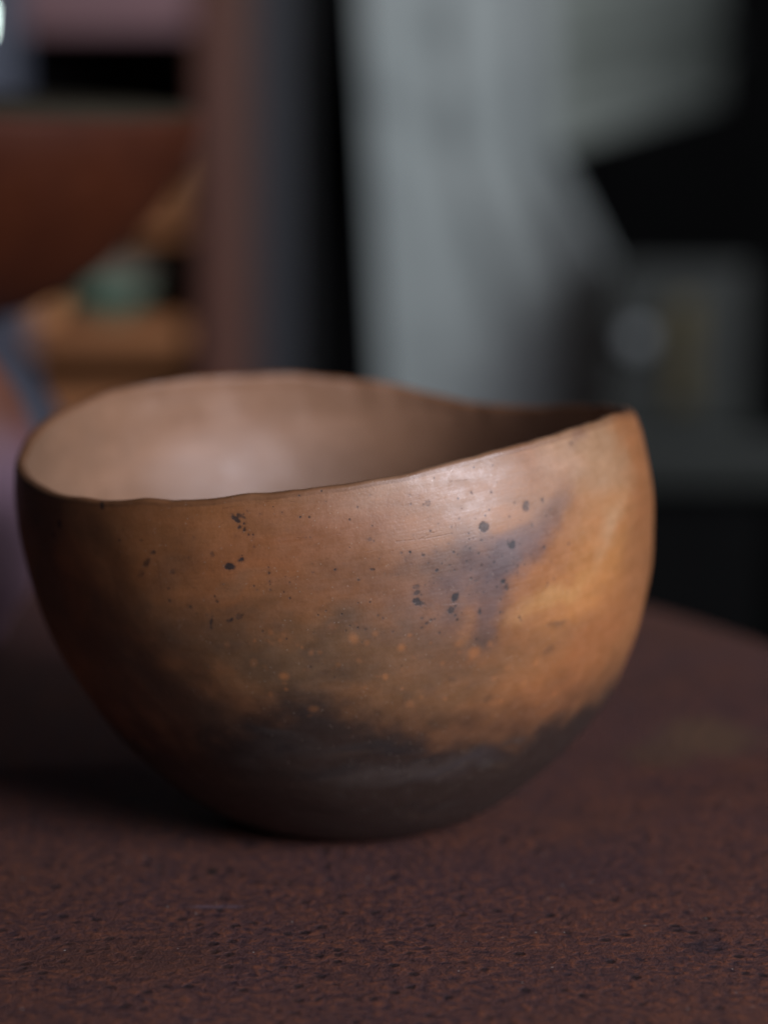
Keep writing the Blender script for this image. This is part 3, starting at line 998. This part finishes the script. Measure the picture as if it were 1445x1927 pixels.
def curtain():
    NX, NZ = 140, 120
    V = []
    zt_, zb_ = 0.62, -0.70
    for j in range(NZ):
        f = j / (NZ - 1)
        z = zt_ + (zb_ - zt_) * f
        for i in range(NX):
            s = i / (NX - 1)
            # the cloth spreads to the right lower down
            low = float(smooth(0.10, -0.08, z))
            x0 = at(676, 0, Yc)[0] + 0.016 * (0.2 - z) / 0.3
            x1 = at(1045, 0, Yc)[0] + 0.48 * float(np.clip(0.068 - z, 0, 0.17))
            x = x0 + (x1 - x0) * s
            y = 0.05 * s
            # one deep hollow in the lower half, shallow pleats elsewhere
            y -= (0.25 + 0.75 * low) * 0.17 * max(0.0, (s - 0.2) / 0.8) ** 2.2
            y += 0.0022 * math.sin(s * 17 + 1.2 + 0.6 * math.sin(z * 5))
            y += 0.002 * math.sin(s * 8.5 + 0.4 + z * 1.3)
            y += 0.0010 * math.sin(s * 33 + z * 7)
            g = math.exp(-((s - 0.28) / 0.13) ** 2)
            y += 0.014 * g * math.exp(-((z - 0.165) / 0.018) ** 2) + 0.010 * g * math.exp(-((z - 0.075) / 0.02) ** 2)
            V.append((x, Yc + y, z))
    Fc = [(j * NX + i, j * NX + i + 1, (j + 1) * NX + i + 1, (j + 1) * NX + i) for j in range(NZ - 1) for i in range(NX - 1)]
    o = mesh_obj('curtain', V, Fc, m_cloth)
    sol = o.modifiers.new('thickness', 'SOLIDIFY')
    sol.thickness = 0.003
    return tag(o, 'tall blurred pale grey curtain hanging in soft folds behind the clay bowl', 'curtain')


curtain()

# ------------------------------------------------------------------ pale moulded beam over a dark hearth
Ym = 1.80
m_paint = mottled('pale_grey_paint', (168, 174, 168), (150, 156, 150), 6, 0.6, 0.2, 0.001, (0.2, 1, 1))
A_ = at(1050, 285, Ym)
ys_ = np.linspace(Ym, 4, 400)
B_ = min((at(1352, 190, q) for q in ys_), key=lambda q: abs(q[2] - A_[2]))
yaw = math.atan2(B_[1] - A_[1], B_[0] - A_[0])
Lb = math.hypot(B_[1] - A_[1], B_[0] - A_[0])
be = empty('mantel_beam', tuple(A_), yaw)
tag(be, 'pale grey moulded beam running away above the dark recess at the upper right', 'beam')
pxm = (Ym - CAM[1]) / FPX
box('lower_board', (-0.05, 0, 0), (Lb, 0.06, 118 * pxm), m_paint, be, 0.003)
box('moulding', (-0.05, -0.014, 118 * pxm + 0.001), (Lb, 0.06, 136 * pxm), m_paint, be, 0.004)
box('lower_board', (-0.05, 0.006, 136 * pxm + 0.001), (Lb, 0.06, 196 * pxm), m_paint, be, 0.003)
box('moulding', (-0.05, -0.012, 196 * pxm + 0.001), (Lb, 0.06, 214 * pxm), m_paint, be, 0.004)
box('upper_board', (-0.05, 0.0, 214 * pxm + 0.001), (Lb, 0.06, 520 * pxm), m_paint, be, 0.003)

# dark stove / cabinet under the beam
m_iron = mottled('dark_grey_green_iron', (31, 35, 31), (24, 27, 24), 9, 0.55, 0.3, 0.001)
m_iron2 = mottled('black_iron', (6, 6, 7), (10, 10, 10), 9, 0.8, 0.3, 0.001, spec=0.1)
m_knob = mottled('pale_metal_knob', (142, 146, 148), (124, 128, 130), 30, 0.3, 0.1, 0.0005)
m_brass = mottled('dull_brass', (76, 66, 30), (58, 50, 24), 20, 0.5, 0.2, 0.0005)
Yd = 1.53
ca = at(1150, 430, Yd)
cb = at(1400, 900, Yd)
cb0 = np.array([ca[0], Yd, -0.72])
cbn = empty('dark_cabinet', tuple(cb0))
tag(cbn, 'blurred dark grey-green cabinet with a round pale knob at the right, behind the clay bowl', 'cabinet')
Wd = cb[0] - ca[0]
ztop = at(1200, 500, Yd)[2] + 0.72
zled = at(1300, 815, Yd)[2] + 0.72
zled2 = at(1300, 905, Yd)[2] + 0.72
box('door', (0, 0.0, zled + 0.001), (Wd, 0.02, ztop), m_iron, cbn, 0.004)
box('carcass', (0.002, 0.022, 0.002), (Wd - 0.002, 0.06, ztop - 0.002), m_iron2, cbn, 0.004)
box('ledge', (-0.02, -0.03, zled2), (Wd + 0.04, 0.02, zled), m_iron, cbn, 0.005)
box('plinth', (0, -0.002, 0.003), (Wd + 0.02, 0.018, zled2 - 0.001), m_iron2, cbn, 0.003)
kn = at(1192, 632, Yd) - cb0
kp = curve_pts([(0.001, 0.0), (0.005, 0.001), (0.0055, 0.006), (0.009, 0.010), (0.011, 0.015), (0.009, 0.021), (0.001, 0.023)], 20)
ko = lathe('knob', [tuple(q) for q in kp], m_knob, cbn, seg=32)
ko.location = (kn[0], -0.001, kn[2])
ko.rotation_euler = (math.radians(90), 0, 0)
hx = at(1285, 600, Yd) - cb0
box('handle_bar', (hx[0] - 0.012, -0.014, at(1285, 760, Yd)[2] + 0.72), (hx[0] + 0.012, -0.001, at(1285, 560, Yd)[2] + 0.72), m_brass, cbn, 0.004)
print('scene ready')
